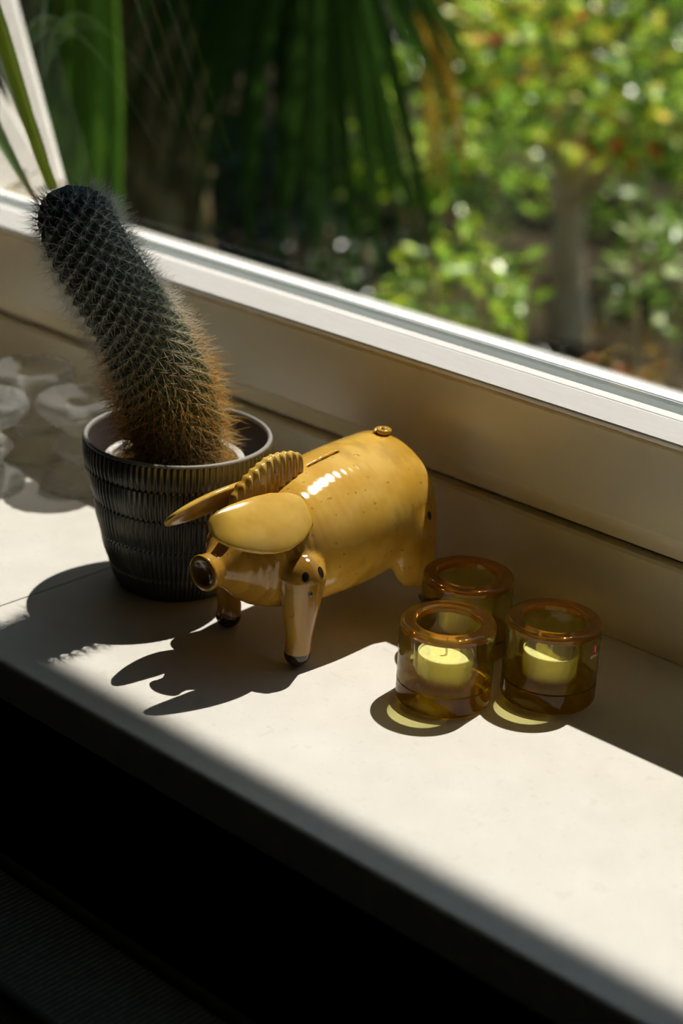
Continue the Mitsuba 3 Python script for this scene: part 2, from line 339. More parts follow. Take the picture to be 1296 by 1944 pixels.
def pig_sdf(p):
    t, s, u = local(p)
    tc = np.clip(t, -0.02, 0.25)
    lift = 0.003 * np.clip((t - 0.16) / 0.03, 0, 1)                 # the snout sits a little high
    u = u - lift
    rad = np.sqrt(s * s + u * u)
    dr_ = R_D(tc)
    rip = 0.00005 * np.sin(t * 2 * PI / 0.0072 + 1.2 * np.sin(t * 90)) * np.clip((t + 0.005) / 0.02, 0, 1) + 0.0005 * np.exp(-((t - 0.006) / 0.002) ** 2)
    rip = rip + 0.0003 * np.sin(t * 2 * PI / 0.0052) * np.clip((t - 0.125) / 0.02, 0, 1) * np.clip((0.176 - t) / 0.01, 0, 1)
    b = (rad - R_F(tc) - rip) / np.sqrt(1 + dr_ ** 2)
    b = smax(b, -(t + 0.0 + 0.004 * (1 - np.minimum(rad / 0.05, 1.5) ** 2)), 0.010)
    b = smax(b, t - 0.1965, 0.003)
    # snout: hollow disc
    b = smax(b, -(np.sqrt((s / 0.0088) ** 2 + (u / 0.0088) ** 2 + ((t - 0.1975) / 0.0045) ** 2) - 1) * 0.006, 0.002)
    b = b + 0.0007 * (SMOOTH_N(t, s, u) - 0.5)
    d = b
    for key, (top, foot, (r0, r1)) in FEET.items():
        A = pigp(*top); F = V(*foot)
        up_ = A + V(0, 0, 0.004)
        leg = cone_sdf(p, up_, F + V(0, 0, 0.017), r0, r1)
        leg = smin(leg, cone_sdf(p, F + V(0, 0, 0.017), F + V(0.0, -0.001, 0.0098), r1, 0.0094), 0.003)
        d = smin(d, leg, 0.0045)
    for sg, F in ((1, V(-0.0870, 0.3000, 0.0)), (-1, V(-0.1720, 0.3000, 0.0))):
        th = ell_sdf((p - pigp(0.0225, 0.0445 * sg, -0.022)) @ np.stack([SD, AXD, UD], 1) , (0, 0, 0), (0.0135, 0.0215, 0.0330))
        leg = cone_sdf(p, pigp(0.020, 0.047 * sg, -0.038), F + V(0, 0, 0.017), 0.0135, 0.0085)
        leg = smin(leg, cone_sdf(p, F + V(0, 0, 0.017), F + V(0, -0.001, 0.0098), 0.0085, 0.0094), 0.003)
        d = smin(d, smin(th, leg, 0.006), 0.0035)
    # coin slot
    ss = np.abs(s - 0.0 - 0.0) ; slot = np.maximum(np.maximum(ss - 0.0012, np.abs(t - 0.075) - 0.0165), 0.030 - u)
    d = smax(d, -slot, 0.0010)
    return np.maximum(d, -(p[..., 2] - 0.0006))
pig_mesh = surface_nets(pig_sdf, (-0.205, 0.075, -0.001), (-0.052, 0.305, 0.145), 0.0013)
# split off the dark hooves
cz = pig_mesh.triangles_center[:, 2]
hoof_sel = cz < 0.0115
body_m = trimesh.Trimesh(pig_mesh.vertices, pig_mesh.faces[~hoof_sel], process=False); body_m.remove_unreferenced_vertices()
PIG = 'pig_money_box'
obj(PIG + '__body', body_m, M_PIG, smooth=True)
hm = trimesh.Trimesh(pig_mesh.vertices, pig_mesh.faces[hoof_sel], process=False); hm.remove_unreferenced_vertices()
hv = np.array(hm.vertices)
mid = pigp(0.14, 0, 0); mid2 = 0.21
k = 0
for fr in (True, False):
    for sg in (True, False):
        cen = hv[hm.faces].mean(1)
        sel = ((cen[:, 1] < mid2) == fr) & ((cen[:, 0] > -0.126) == sg)
        if sel.sum() == 0: continue
        q = trimesh.Trimesh(hv, hm.faces[sel], process=False); q.remove_unreferenced_vertices()
        obj(nm(PIG + '__hoof', k), q, M_HOOF, smooth=True, label='black glazed hoof'); k += 1
tag(PIG, 'yellow ochre glazed ceramic pig money box with big floppy ears', 'money box')
obj(PIG + '__coin_slot', (lambda m: m)(trimesh.Trimesh(*(lambda c: (np.array([pigp(t, s, u) for t in (0.0595, 0.0905) for s in (-0.0016, 0.0016) for u in (0.0440, 0.0462)]), [[0, 1, 3], [0, 3, 2], [4, 6, 7], [4, 7, 5], [0, 4, 5], [0, 5, 1], [2, 3, 7], [2, 7, 6], [0, 2, 6], [0, 6, 4], [1, 5, 7], [1, 7, 3]]))(0), process=False)), M_SLOT, label='dark slot for coins')

def ear_mesh(root, tip, lat, width, thick, sag, tw):
    """A thick rounded flap from root to tip; lat = sideways direction of the flap; sag bends its edges down."""
    root, tip = V(*root), V(*tip); ax = tip - root; L = np.linalg.norm(ax); ax /= L
    lat = V(*lat); lat = lat - ax * (lat @ ax); lat /= np.linalg.norm(lat); nor = np.cross(ax, lat)
    if nor[2] < 0: nor = -nor
    ns, na = 40, 40; rows = []
    S = np.concatenate([np.linspace(0, 0.9, 28), 0.9 + 0.1 * np.sin(np.linspace(0, PI / 2, 13)[1:])])
    for s in S:
        w = width * (0.62 + 0.38 * math.sin(PI * min(s / 0.62, 1) / 1.0 * 0.5 if s < 0.62 else PI / 2)) if s < 0.45 else None
        prof_w = np.interp(s, [0, 0.12, 0.3, 0.45, 0.6, 0.75, 0.86, 0.94, 0.98, 1.0], [0.52, 0.84, 1.0, 1.0, 0.92, 0.78, 0.62, 0.44, 0.28, 0.03]) * width * 0.5
        th = thick * 0.5 * np.interp(s, [0, 0.2, 0.8, 0.97, 1], [1.25, 1.05, 0.9, 0.7, 0.1])
        c = root + ax * L * s + nor * (0.010 * math.sin(PI * s) * tw - 0.0) + lat * (0.004 * math.sin(PI * s))
        an = np.arange(na) / na * 2 * PI
        x = np.sign(np.cos(an)) * np.abs(np.cos(an)) ** 0.6 * prof_w
        z = np.sign(np.sin(an)) * np.abs(np.sin(an)) ** 0.45 * th
        bend = -sag * (x / (width * 0.5)) ** 2 + 0.0035 * np.clip(x / (width * 0.5) - 0.55, 0, 1) * 0
        rows.append(c + x[:, None] * lat + (z + bend)[:, None] * nor)
    k = len(S); v = np.vstack(rows + [rows[0].mean(0)[None], rows[-1].mean(0)[None]]); f = []
    i, j = np.meshgrid(np.arange(k - 1), np.arange(na), indexing='ij'); j2 = (j + 1) % na
    q = np.stack([i * na + j, i * na + j2, (i + 1) * na + j2, (i + 1) * na + j], -1).reshape(-1, 4)
    f = list(np.vstack([q[:, [0, 1, 2]], q[:, [0, 2, 3]]]))
    for a in range(na): f += [[k * na, (a + 1) % na, a], [k * na + 1, (k - 1) * na + a, (k - 1) * na + (a + 1) % na]]
    m = trimesh.Trimesh(v, np.array(f), process=False)
    m.fix_normals()
    return m
obj(PIG + '__ear', ear_mesh((-0.0955, 0.1660, 0.1120), (-0.1090, 0.0850, 0.1165), (0.66, -0.10, -0.74), 0.043, 0.0046, 0.0040, 0.35), M_EAR, smooth=True)
obj(PIG + '__ear_001', ear_mesh((-0.1560, 0.1600, 0.1130), (-0.1575, 0.0900, 0.1050), (-0.66, -0.10, -0.74), 0.038, 0.0046, 0.0040, 0.35), M_EAR, smooth=True)

def mane_mesh():
    n, m = 60, 60; th_ = np.linspace(0, PI, n); ph = np.arange(m) / m * 2 * PI
    rows = []
    for a in th_:                                   # a runs along the crest, rear to front
        ct, sn = math.cos(a), math.sin(a)
        t = 0.132 - 0.036 * ct
        top = 0.0545 + 0.016 * sn ** 0.75 - 0.0105 * np.clip((t - 0.13) / 0.04, 0, 1)
        base = 0.030
        half = 0.0052 * sn ** 0.5 + 0.0002
        cu, hu = (top + base) / 2, (top - base) / 2
        x = np.sign(np.cos(ph)) * np.abs(np.cos(ph)) ** 0.6 * half
        z = np.sign(np.sin(ph)) * np.abs(np.sin(ph)) ** 0.7 * hu
        x = x * (1 + 0.24 * np.sin(t * 2 * PI / 0.0066 + 140 * z * 0.6) * (np.abs(np.cos(ph)) > 0.15))
        z2 = z + 0.0006 * np.sin(t * 2 * PI / 0.0066) * (np.sin(ph) > 0.5)
        rows.append(np.stack([pigp(t, xx, cu + zz) for xx, zz in zip(x, z2)]))
    v = np.vstack(rows)
    i, j = np.meshgrid(np.arange(n - 1), np.arange(m), indexing='ij'); j2 = (j + 1) % m
    q = np.stack([i * m + j, i * m + j2, (i + 1) * m + j2, (i + 1) * m + j], -1).reshape(-1, 4)
    mm = trimesh.Trimesh(v, np.vstack([q[:, [0, 1, 2]], q[:, [0, 2, 3]]]), process=False); mm.fix_normals(); return mm
obj(PIG + '__mane', mane_mesh(), M_MANE, smooth=True, label='ridged crest between the ears')
# coiled tail button
a = np.linspace(0, 2 * PI * 1.75, 60); rr = np.interp(a, [0, a[-1]], [0.0062, 0.0010]); uu = np.interp(a, [0, a[-1]], [0.0, 0.0022])
TB = pigp(0.0085, 0.0, 0.0528)
tail = [TB + rr[i] * math.cos(a[i] + 2.2) * SD + rr[i] * math.sin(a[i] + 2.2) * AXD + UD * uu[i] for i in range(60)]
obj(PIG + '__tail', tube(tail, np.interp(np.arange(60), [0, 5, 50, 59], [0.0008, 0.0021, 0.0019, 0.0006]), 10), M_PIG, smooth=True, label='curled tail')
def glaze_spot(i, t, s, u, size, label=None):
    """a dark drop of glaze lying on the skin of the pig"""
    p = pigp(t, s, u)
    for _ in range(12):
        g_ = np.array([pig_sdf(p + e) - pig_sdf(p - e) for e in np.eye(3) * 4e-4]) / 8e-4
        g_ /= np.linalg.norm(g_); p = p - g_ * pig_sdf(p)
    q = trimesh.creation.icosphere(2, 1.0); a_ = np.cross(g_, [0, 0, 1.0]); a_ /= np.linalg.norm(a_); b_ = np.cross(a_, g_)
    M = np.eye(4); M[:3, :3] = np.stack([a_ * size[0], b_ * size[1], g_ * size[2]], 1); M[:3, 3] = p - g_ * size[2] * 0.3
    q.apply_transform(M)
    if np.linalg.det(M[:3, :3]) < 0: q.invert()
    obj(nm(PIG + '__glaze_spot', i), q, M_HOOF, smooth=True, label=label)
glaze_spot(0, 0.0150, 0.0548, 0.0035, (0.0028, 0.0034, 0.0008), 'dark brown drop of glaze')
glaze_spot(1, 0.1350, 0.0600, 0.0035, (0.0026, 0.0042, 0.0009))
glaze_spot(2, 0.1510, 0.0560, 0.0025, (0.0026, 0.0040, 0.0009))
glaze_spot(3, 0.1480, 0.0590, -0.0130, (0.0018, 0.0024, 0.0005))

# ------------------------------------------------------------------ plant pot
PX, PY = -0.2526, 0.1870
def pot_mesh():
    zs, rs, amp = [], [], []
    tiers = [(0.0, 0.018), (0.018, 0.0445), (0.0445, 0.0715), (0.0715, 0.0975), (0.0975, 0.1185)]
    for ti, (a, b) in enumerate(tiers):
        for s in [0, 0.03, 0.06, 0.10, 0.2, 0.3, 0.4, 0.5, 0.6, 0.7, 0.8, 0.88, 0.94, 0.98, 1]:
            edge = min(s, 1 - s); z = a + (b - a) * s
            r = np.interp(z, [0, 0.018, 0.0445, 0.0715, 0.0975], [0.0446, 0.0512, 0.0580, 0.0630, 0.0667]) if ti < 4 else 0.0698 + 0.0012 * s
            zs.append(z); rs.append(r + 0.0014 * math.sin(PI * s) + 0.0013 * math.exp(-(edge / 0.04) ** 2) * (s < 0.5) * (ti > 0))
            amp.append(0.0008 * (0.25 + 0.75 * min(1, edge / 0.05)))
    nr = 96; n = nr * 6; a = np.arange(n) / n * 2 * PI
    rib = np.cos(a * nr); rib = np.sign(rib) * np.abs(rib) ** 0.7
    zs, rs, amp = map(np.array, (zs, rs, amp))
    Rr = rs[None] + rib[:, None] * amp[None]
    v = np.stack([np.cos(a)[:, None] * Rr, np.sin(a)[:, None] * Rr, np.tile(zs, (n, 1))], -1).reshape(-1, 3)
    k = len(zs); i = np.arange(n)[:, None]; r = np.arange(k - 1)[None]; j = (i + 1) % n
    q = np.stack([i * k + r, j * k + r, j * k + r + 1, i * k + r + 1], -1).reshape(-1, 4)
    v = np.vstack([v, [[0, 0, 0.0015]]]); c = len(v) - 1
    f = np.vstack([q[:, [0, 1, 2]], q[:, [0, 2, 3]], np.stack([np.full(n, c), j[:, 0] * k, i[:, 0] * k], 1)])
    return trimesh.Trimesh(v, f, process=False)
def at_pot(m): return moved(m, PX, PY, 0.0006)
obj('potted_cactus__pot', at_pot(pot_mesh()), M_POT, smooth=60)
obj('potted_cactus__pot__rim', at_pot(lathe([(0.0712, 0.1182)] + arc(0.0696, 0.1186, 0.0017, 0, 180, 8) + [(0.0679, 0.1170)], 160)), M_POTRIM, smooth=40, label='worn pale grey lip')
obj('potted_cactus__pot__inside', at_pot(lathe([(0.0679, 0.1172), (0.0655, 0.095), (0.0600, 0.075), (0.001, 0.075)], 120)), M_POTIN, smooth=40, label='dark brown inside of the pot')
tag('potted_cactus', 'tall leaning columnar cactus in a dark ribbed ceramic pot', 'potted cactus')
obj('potted_cactus__inner_pot', moved(lathe([(0.0510, 0.078), (0.0535, 0.1000), (0.0523, 0.1006), (0.0490, 0.0990), (0.0470, 0.078)], 96), PX - 0.004, PY, 0), M_LINER, smooth=40, label='white plastic inner pot')
rng = np.random.default_rng(11)
g = 64; rr_, aa_ = np.meshgrid(np.linspace(0.0, 0.0500, 16), np.arange(g) / g * 2 * PI, indexing='ij')
P = np.stack([PX - 0.004 + rr_ * np.cos(aa_), PY + rr_ * np.sin(aa_), 0.0935 + 0 * rr_], -1)
P[..., 2] += 0.010 * (meshkit.fbm(P * 90, 3) - 0.5) + 0.004 * (meshkit.noise(P * 400) - 0.5)
i, j = np.meshgrid(np.arange(15), np.arange(g), indexing='ij'); j2 = (j + 1) % g
q = np.stack([i * g + j, (i + 1) * g + j, (i + 1) * g + j2, i * g + j2], -1).reshape(-1, 4)
obj('potted_cactus__soil', trimesh.Trimesh(P.reshape(-1, 3), np.vstack([q[:, [0, 1, 2]], q[:, [0, 2, 3]]]), process=False), M_SOIL, label='brown dry soil')

# ------------------------------------------------------------------ cactus
CL = [(-0.2526, 0.1880, 0.090), (-0.2524, 0.1790, 0.140), (-0.2490, 0.1620, 0.178), (-0.2500, 0.1390, 0.218), (-0.2555, 0.1165, 0.255), (-0.2620, 0.1010, 0.288), (-0.2680, 0.0950, 0.318)]
NS = 460
C = spline(CL, NS); s_arc = np.concatenate([[0], np.cumsum(np.linalg.norm(np.diff(C, axis=0), axis=1))]); LEN = s_arc[-1]
tan = np.gradient(C, axis=0); tan /= np.linalg.norm(tan, axis=1, keepdims=True)
sn = s_arc / LEN
RAD = np.interp(sn, [0, 0.08, 0.25, 0.45, 0.55, 0.75, 0.88, 0.93, 0.97, 0.99, 1.0], [0.0310, 0.0335, 0.0345, 0.0320, 0.0295, 0.0275, 0.0268, 0.0250, 0.0190, 0.0120, 0.0015])
ka = V(1, 0, 0); FA, FB = [], []
for t in tan:
    ka = ka - t * (t @ ka); ka /= np.linalg.norm(ka); FA.append(ka.copy()); FB.append(np.cross(t, ka))
FA, FB = np.array(FA), np.array(FB)
NA = 340
N1, N2, DR = 21, 13, 0.0046
k1 = 2 * PI / (DR * 2.05); k2 = 2 * PI / (DR * 1.62)
th2, ss = np.meshgrid(np.arange(NA) / NA * 2 * PI, s_arc, indexing='xy')
def lat_phase(th, s): return N1 * th + k1 * s * 0.80, N2 * th - k2 * s * 0.80
pa, pb = lat_phase(th2, ss)
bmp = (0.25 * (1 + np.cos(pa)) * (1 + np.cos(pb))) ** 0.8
rowR = RAD[:, None] + (0.0022 * bmp - 0.0009) * np.clip((RAD[:, None]) / 0.020, 0.25, 1)
P = C[:, None] + rowR[..., None] * (np.cos(th2)[..., None] * FA[:, None] + np.sin(th2)[..., None] * FB[:, None])
hgt = np.clip(sn, 0, 1)[:, None]
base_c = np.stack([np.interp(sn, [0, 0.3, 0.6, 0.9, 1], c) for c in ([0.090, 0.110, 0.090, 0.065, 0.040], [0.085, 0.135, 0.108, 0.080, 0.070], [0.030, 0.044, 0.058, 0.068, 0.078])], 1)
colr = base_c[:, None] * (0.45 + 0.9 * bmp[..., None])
v = np.vstack([P.reshape(-1, 3), C[-1:] + tan[-1] * 0.0006]); cv = np.vstack([colr.reshape(-1, 3), base_c[-1:]])
i, j = np.meshgrid(np.arange(NS - 1), np.arange(NA), indexing='ij'); j2 = (j + 1) % NA
q = np.stack([i * NA + j, i * NA + j2, (i + 1) * NA + j2, (i + 1) * NA + j], -1).reshape(-1, 4)
f = np.vstack([q[:, [0, 1, 2]], q[:, [0, 2, 3]], np.stack([np.full(NA, len(v) - 1), (NS - 1) * NA + np.arange(NA), (NS - 1) * NA + (np.arange(NA) + 1) % NA], 1)])
obj('potted_cactus__stem', trimesh.Trimesh(v, f, process=False), M_CACTUS, smooth=True, color=cv)
# areoles: where both phases are multiples of 2 pi
are = []
A_ = np.array([[N1, k1 * 0.8], [N2, -k2 * 0.8]]); Ai = np.linalg.inv(A_) * 2 * PI
for m_ in range(-10, 400):
    for n_ in range(-400, 400):
        th_, s_ = Ai @ (m_, n_)
        if 0 <= th_ < 2 * PI and 0.002 < s_ < LEN * 0.985: are.append((th_, s_))
are = np.array(are)
rng = np.random.default_rng(3)
sv, sf, scol, tv, tf, tc = [], [], [], [], [], []
ico = trimesh.creation.icosphere(0, 1.0)
def spine(p0, d, L, r, col, bend, col2):
    a = np.cross(d, [0.3, 0.5, 0.8]); a /= np.linalg.norm(a); b = np.cross(d, a); o = len(sv)
    pts = [p0, p0 + d * L * 0.5 + bend * 0.22, p0 + d * L + bend]
    for kk, (pt, rad) in enumerate(zip(pts, (r, r * 0.8, r * 0.12))):
        for an in (0, 2.094, 4.189):
            sv.append(pt + rad * (math.cos(an) * a + math.sin(an) * b)); scol.append(col if kk < 2 else col2)
    for kk in range(2):
        for e in range(3):
            A0, A1 = o + kk * 3 + e, o + kk * 3 + (e + 1) % 3
            sf.extend([(A0, A1, A1 + 3), (A0, A1 + 3, A0 + 3)])
for th_, s_ in are:
    ii = min(int(np.searchsorted(s_arc, s_)), NS - 1); q_ = sn[ii]
    out = math.cos(th_) * FA[ii] + math.sin(th_) * FB[ii]; tg = tan[ii]; sd = np.cross(tg, out)
    tip_f = np.clip((q_ - 0.90) / 0.1, 0, 1); out = out * (1 - 0.5 * tip_f) + tg * 0.5 * tip_f; out /= np.linalg.norm(out)
    p0 = C[ii] + (math.cos(th_) * FA[ii] + math.sin(th_) * FB[ii]) * (RAD[ii] + 0.0022 * min(1, RAD[ii] / 0.02))
    # tuft at the areole
    o = len(tv) ; ts = 0.00080 * (0.8 + 0.5 * rng.random())
    tcol = np.array([np.interp(q_, [0, 0.35, 0.7, 1], c) for c in ([0.55, 0.70, 0.78, 0.5], [0.32, 0.54, 0.70, 0.5], [0.10, 0.28, 0.54, 0.48])])
    for w in ico.vertices: tv.append(p0 + w * ts); tc.append(tcol)
    for w in ico.faces: tf.append(w + o)
    low = np.clip((0.62 - q_) / 0.3, 0, 1)
    n_sp = 12 if q_ > 0.55 else 8
    for kk in range(n_sp):
        an = 2 * PI * (kk + rng.random() * 0.7) / n_sp
        spread = rng.uniform(0.55, 1.25) if kk % 3 else rng.uniform(0.15, 0.5)
        d = out * math.cos(spread) + math.sin(spread) * (math.cos(an) * tg + math.sin(an) * sd)
        L = (0.0090 + 0.0050 * low) * rng.uniform(0.6, 1.35) * (1.0 if kk % 3 else 1.25)
        white = np.array([0.96, 0.95, 0.88]) * rng.uniform(0.85, 1.0)
        gold = np.array([[0.88, 0.60, 0.20], [0.82, 0.46, 0.10], [0.90, 0.74, 0.40], [0.62, 0.32, 0.08]][rng.integers(4)]) * rng.uniform(0.7, 1.0)
        col = white * (1 - low) + gold * low
        if q_ > 0.93: col = col * 0.75
        bend = rng.normal(0, 0.0009, 3) + V(0, 0, -0.0026) * low * rng.random()
        spine(p0, d, L, 0.00014 + 0.00008 * low, col, bend, col * 0.9)
    if q_ < 0.45 and rng.random() < 0.40:                 # long hanging golden bristles low on the stem
        d = out * 0.8 - V(0, 0, 1) * rng.uniform(0.1, 0.9) + sd * rng.normal(0, 0.35); d /= np.linalg.norm(d)
        spine(p0, d, rng.uniform(0.010, 0.020), 0.00015, np.array([0.80, 0.55, 0.22]) * rng.uniform(0.6, 1), V(0, 0, -rng.uniform(0.001, 0.006)), np.array([0.8, 0.6, 0.3]))
obj('potted_cactus__stem__spines', trimesh.Trimesh(np.array(sv), np.array(sf), process=False), M_SPINE, color=np.array(scol), kind='stuff', label='fine hairs and golden spines all over the stem')
obj('potted_cactus__stem__areoles', trimesh.Trimesh(np.array(tv), np.array(tf), process=False), M_TUFT, color=np.array(tc), kind='stuff', label='woolly dots where the spines sit')

# ------------------------------------------------------------------ tealight holders with tealights
RO, RI, HH = 0.0330, 0.0222, 0.0600
r1 = 0.0030
g_base = lathe([(0.0, 0.0004), (0.029, 0.0004)] + arc(RO - 0.0035, 0.0039, 0.0035, -90, 0, 8) + [(RO, 0.0158), (RO - 0.0008, 0.0166), (0.020, 0.0169), (0.0, 0.0169)], 128)
g_wall = lathe([(RO, z) for z in np.linspace(0.0171, 0.0544, 6)] + [(RI, z) for z in np.linspace(0.0544, 0.0187, 6)] + [(RI - 0.0006, 0.0171)], 128, closed=True)
g_rim = lathe(arc(RO - 0.0032, 0.0568, 0.0032, 0, 90, 8) + arc(RI + 0.0025, 0.0575, 0.0025, 90, 180, 8) + [(RI, 0.0547), (RO, 0.0547)], 128, closed=True)
cup_m = lathe([(0.0, 0.0), (0.0180, 0.0), (0.0188, 0.0008), (0.0190, 0.0176), (0.0194, 0.0182), (0.0190, 0.0186), (0.0186, 0.0182), (0.0186, 0.0168)], 96)
wax_m = lathe([(0.0184, 0.0020), (0.0184, 0.0164), (0.0178, 0.0168), (0.010, 0.0164), (0.003, 0.0163), (0.0, 0.0163)], 96)
HOLD = [('front left of the three, fully in the sun', (0.0148, 0.1940)), ('right of the group of three, with a small red label', (0.0608, 0.2526)), ('at the back of the group of three, close to the pig', (-0.0255, 0.2643))]
for i, (txt, (x, y)) in enumerate(HOLD):
    k = nm('tealight_holder', i)
    obj(k + '__base', moved(g_base, x, y, 0), M_GSOLID, smooth=40)
    obj(k + '__bowl', moved(g_wall, x, y, 0), M_GWALL, smooth=40)
    obj(k + '__rim', moved(g_rim, x, y, 0), M_GRIM, smooth=40, label='amber rim')
    tag(k, 'yellow glass tealight holder, ' + txt, 'candle holder', 'yellow glass tealight holders')
    c = nm('tealight', i); zz = 0.0173
    obj(c + '__cup', moved(cup_m, x, y, zz), M_CUP, smooth=30)
    obj(c + '__wax', moved(wax_m, x, y, zz), M_WAX, smooth=40)
    wk = [V(x, y, zz + 0.0150), V(x + 0.0002, y, zz + 0.0203), V(x - (0.0016 if i == 0 else 0.0002), y - 0.0004, zz + 0.0245)]
    obj(c + '__wick', tube(spline(wk, 8), np.linspace(0.0009, 0.0007, 8), 8), M_WICK, smooth=True)
    tag(c, ('white tealight inside the front left yellow glass holder', 'white tealight inside the right-hand yellow glass holder with the red label', 'white tealight inside the rear yellow glass holder beside the pig')[i], 'candle', 'tealights')
# red label on the right-hand holder
lx, ly = HOLD[1][1]; la = math.radians(6)
def on_glass(m, z, dr_):
    """bend a small flat mesh (x along, y up, z out) round the glass"""
    v = np.array(m.vertices); a = la + v[:, 0] / RO; r = RO + dr_ + v[:, 2]
    return trimesh.Trimesh(np.stack([lx + r * np.cos(a), ly + r * np.sin(a), z + v[:, 1]], 1), m.faces, process=False)
lab = trimesh.creation.box((0.0042, 0.0075, 0.0002)).subdivide().subdivide()
obj('tealight_holder_001__red_label', on_glass(lab, 0.0470, 0.0002), M_RED, label='small red label with a white letter i')
def centred(m):
    b = m.bounds; m = m.copy(); m.apply_translation([-(b[0, 0] + b[1, 0]) / 2, -(b[0, 1] + b[1, 1]) / 2, 0]); return m
obj('tealight_holder_001__red_label__letter', on_glass(centred(meshkit.text_mesh('i', 0.0042, 0.00012, bold=True)), 0.0470, 0.0004), M_WHITE)
obj('tealight_holder_001__lettering', on_glass(centred(meshkit.text_mesh('IITTALA', 0.0015, 0.0001)), 0.0416, 0.0002), M_WHITE, label='tiny white lettering under the red label')

# ------------------------------------------------------------------ clear glass candle holders on the left
def candle_holder():
    p = [(0.0, 0.0005), (0.026, 0.0005), (0.0325, 0.0015), (0.0345, 0.0045), (0.0325, 0.0085), (0.026, 0.0145), (0.0185, 0.0205), (0.0150, 0.0245), (0.0145, 0.0285), (0.0165, 0.0325), (0.0215, 0.0375), (0.0238, 0.0425), (0.0220, 0.0475), (0.0165, 0.0525), (0.0135, 0.0570), (0.0145, 0.0610), (0.0215, 0.0660), (0.0300, 0.0720), (0.0360, 0.0785), (0.0385, 0.0850), (0.0380, 0.0905), (0.0350, 0.0945), (0.0300, 0.0950), (0.0230, 0.0925), (0.0160, 0.0905), (0.0125, 0.0890), (0.0115, 0.0780), (0.0, 0.0770)]
    q = np.array(p); from scipy.interpolate import PchipInterpolator as PC
    s = np.concatenate([[0], np.cumsum(np.linalg.norm(np.diff(q, axis=0), axis=1))])
    u = np.linspace(0, s[-1], 130); m = lathe(np.stack([PC(s, q[:, 0])(u).clip(0), PC(s, q[:, 1])(u)], 1), 120)
    return m
ch = candle_holder()
CHS = [((-0.452, 0.255), 'nearest the ribbed pot, partly hidden behind it', 1.0), ((-0.538, 0.268), 'in the middle at the back of the group, seen whole', 1.02), ((-0.502, 0.190), 'cut off by the left picture edge', 1.0)]
for i, ((x, y), txt, sc_) in enumerate(CHS):
    m = ch.copy(); m.apply_scale((sc_, sc_, sc_ * 0.86))
    v = np.array(m.vertices); n_ = m.vertex_normals
    v = v + n_ * (0.0034 * (meshkit.fbm(v * 190 + i * 7.7, 3) - 0.5))[:, None]
    v[:, 2] = np.maximum(v[:, 2], 0.0005)
    m = trimesh.Trimesh(v, m.faces, process=False)
    obj(nm('candle_holder', i), moved(m, x, y, 0), M_CLEAR, smooth=True, label='clear bubbled glass candle holder ' + txt, category='candle holder', group='clear glass candle holders')

# ------------------------------------------------------------------ garden
def leaf_mesh(pos, d, nrm, L, Wd, fold=0.04, curl=0.0):
    """pos, d, nrm: (n, 3); one folded four-triangle leaf each"""
    n = len(pos); d = d / np.linalg.norm(d, axis=1, keepdims=True)
    s = np.cross(d, nrm); s /= np.maximum(np.linalg.norm(s, axis=1, keepdims=True), 1e-9); u = np.cross(s, d)
    L = np.broadcast_to(L, n)[:, None]; Wd = np.broadcast_to(Wd, n)[:, None]
    mid = pos + d * L * 0.5 - u * Wd * fold
    tip = pos + d * L - u * L * curl
    v = np.stack([pos, mid + s * Wd * 0.5 + u * Wd * fold * 2, tip, mid - s * Wd * 0.5 + u * Wd * fold * 2, mid], 1).reshape(-1, 3)
    o = np.arange(n)[:, None, None] * 5
    f = (o + np.array([[0, 1, 4], [1, 2, 4], [2, 3, 4], [3, 0, 4]])[None]).reshape(-1, 3)
    return v, f
def unit(v): return v / np.maximum(np.linalg.norm(v, axis=-1, keepdims=True), 1e-9)
def foliage(rng, cen, rad, n, size, cols, shell=0.45, droop=0.1, aspect=0.5, upness=0.7):
    """leaves scattered through an ellipsoid crown, denser to the outside"""
    cen, rad = V(*cen), V(*rad)
    q = unit(rng.normal(0, 1, (n, 3))); r = rng.uniform(shell ** 3, 1, n) ** (1 / 3)
    bumpy = 1 + 0.35 * (meshkit.fbm(q * 2.3 + cen, 3) - 0.5)
    pos = cen + q * (r * bumpy)[:, None] * rad
    d = unit((q + rng.normal(0, 0.7, (n, 3))) * V(1, 1, 0.45) - V(0, 0, droop)); nr = unit(V(0, 0, 1) * (0.3 + upness) + q * 0.4 + rng.normal(0, 0.36, (n, 3)))
    L = size * rng.uniform(0.6, 1.3, n)
    v, f = leaf_mesh(pos, d, nr, L, L * aspect)
    pick = rng.choice(len(cols), n, p=np.array([c[1] for c in cols]) / sum(c[1] for c in cols))
    c = np.array([c[0] for c in cols])[pick] * rng.uniform(0.7, 1.25, (n, 1))
    return v, f, np.repeat(c, 5, 0)
def join(parts):
    o = 0; vs, fs, cs = [], [], []
    for v, f, c in parts:
        vs.append(v); fs.append(f + o); cs.append(c); o += len(v)
    return trimesh.Trimesh(np.vstack(vs), np.vstack(fs), process=False), np.clip(np.vstack(cs), 0, 1)
def rough_tube(P, R, n, amp, fr, seed, res=30):
    P = spline(P, res); R = np.interp(np.linspace(0, 1, res), np.linspace(0, 1, len(R)), R)
    m = tube(P, R, n); v = np.array(m.vertices); nn = m.vertex_normals
    return trimesh.Trimesh(v + nn * ((meshkit.fbm(v * fr + seed, 3) - 0.5) * amp)[:, None], m.faces, process=False)
GREEN = [((0.34, 0.60, 0.03), 0.42), ((0.62, 0.78, 0.04), 0.33), ((0.11, 0.27, 0.02), 0.25)]
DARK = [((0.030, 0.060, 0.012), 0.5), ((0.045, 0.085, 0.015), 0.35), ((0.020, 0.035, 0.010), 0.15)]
rng = np.random.default_rng(21)
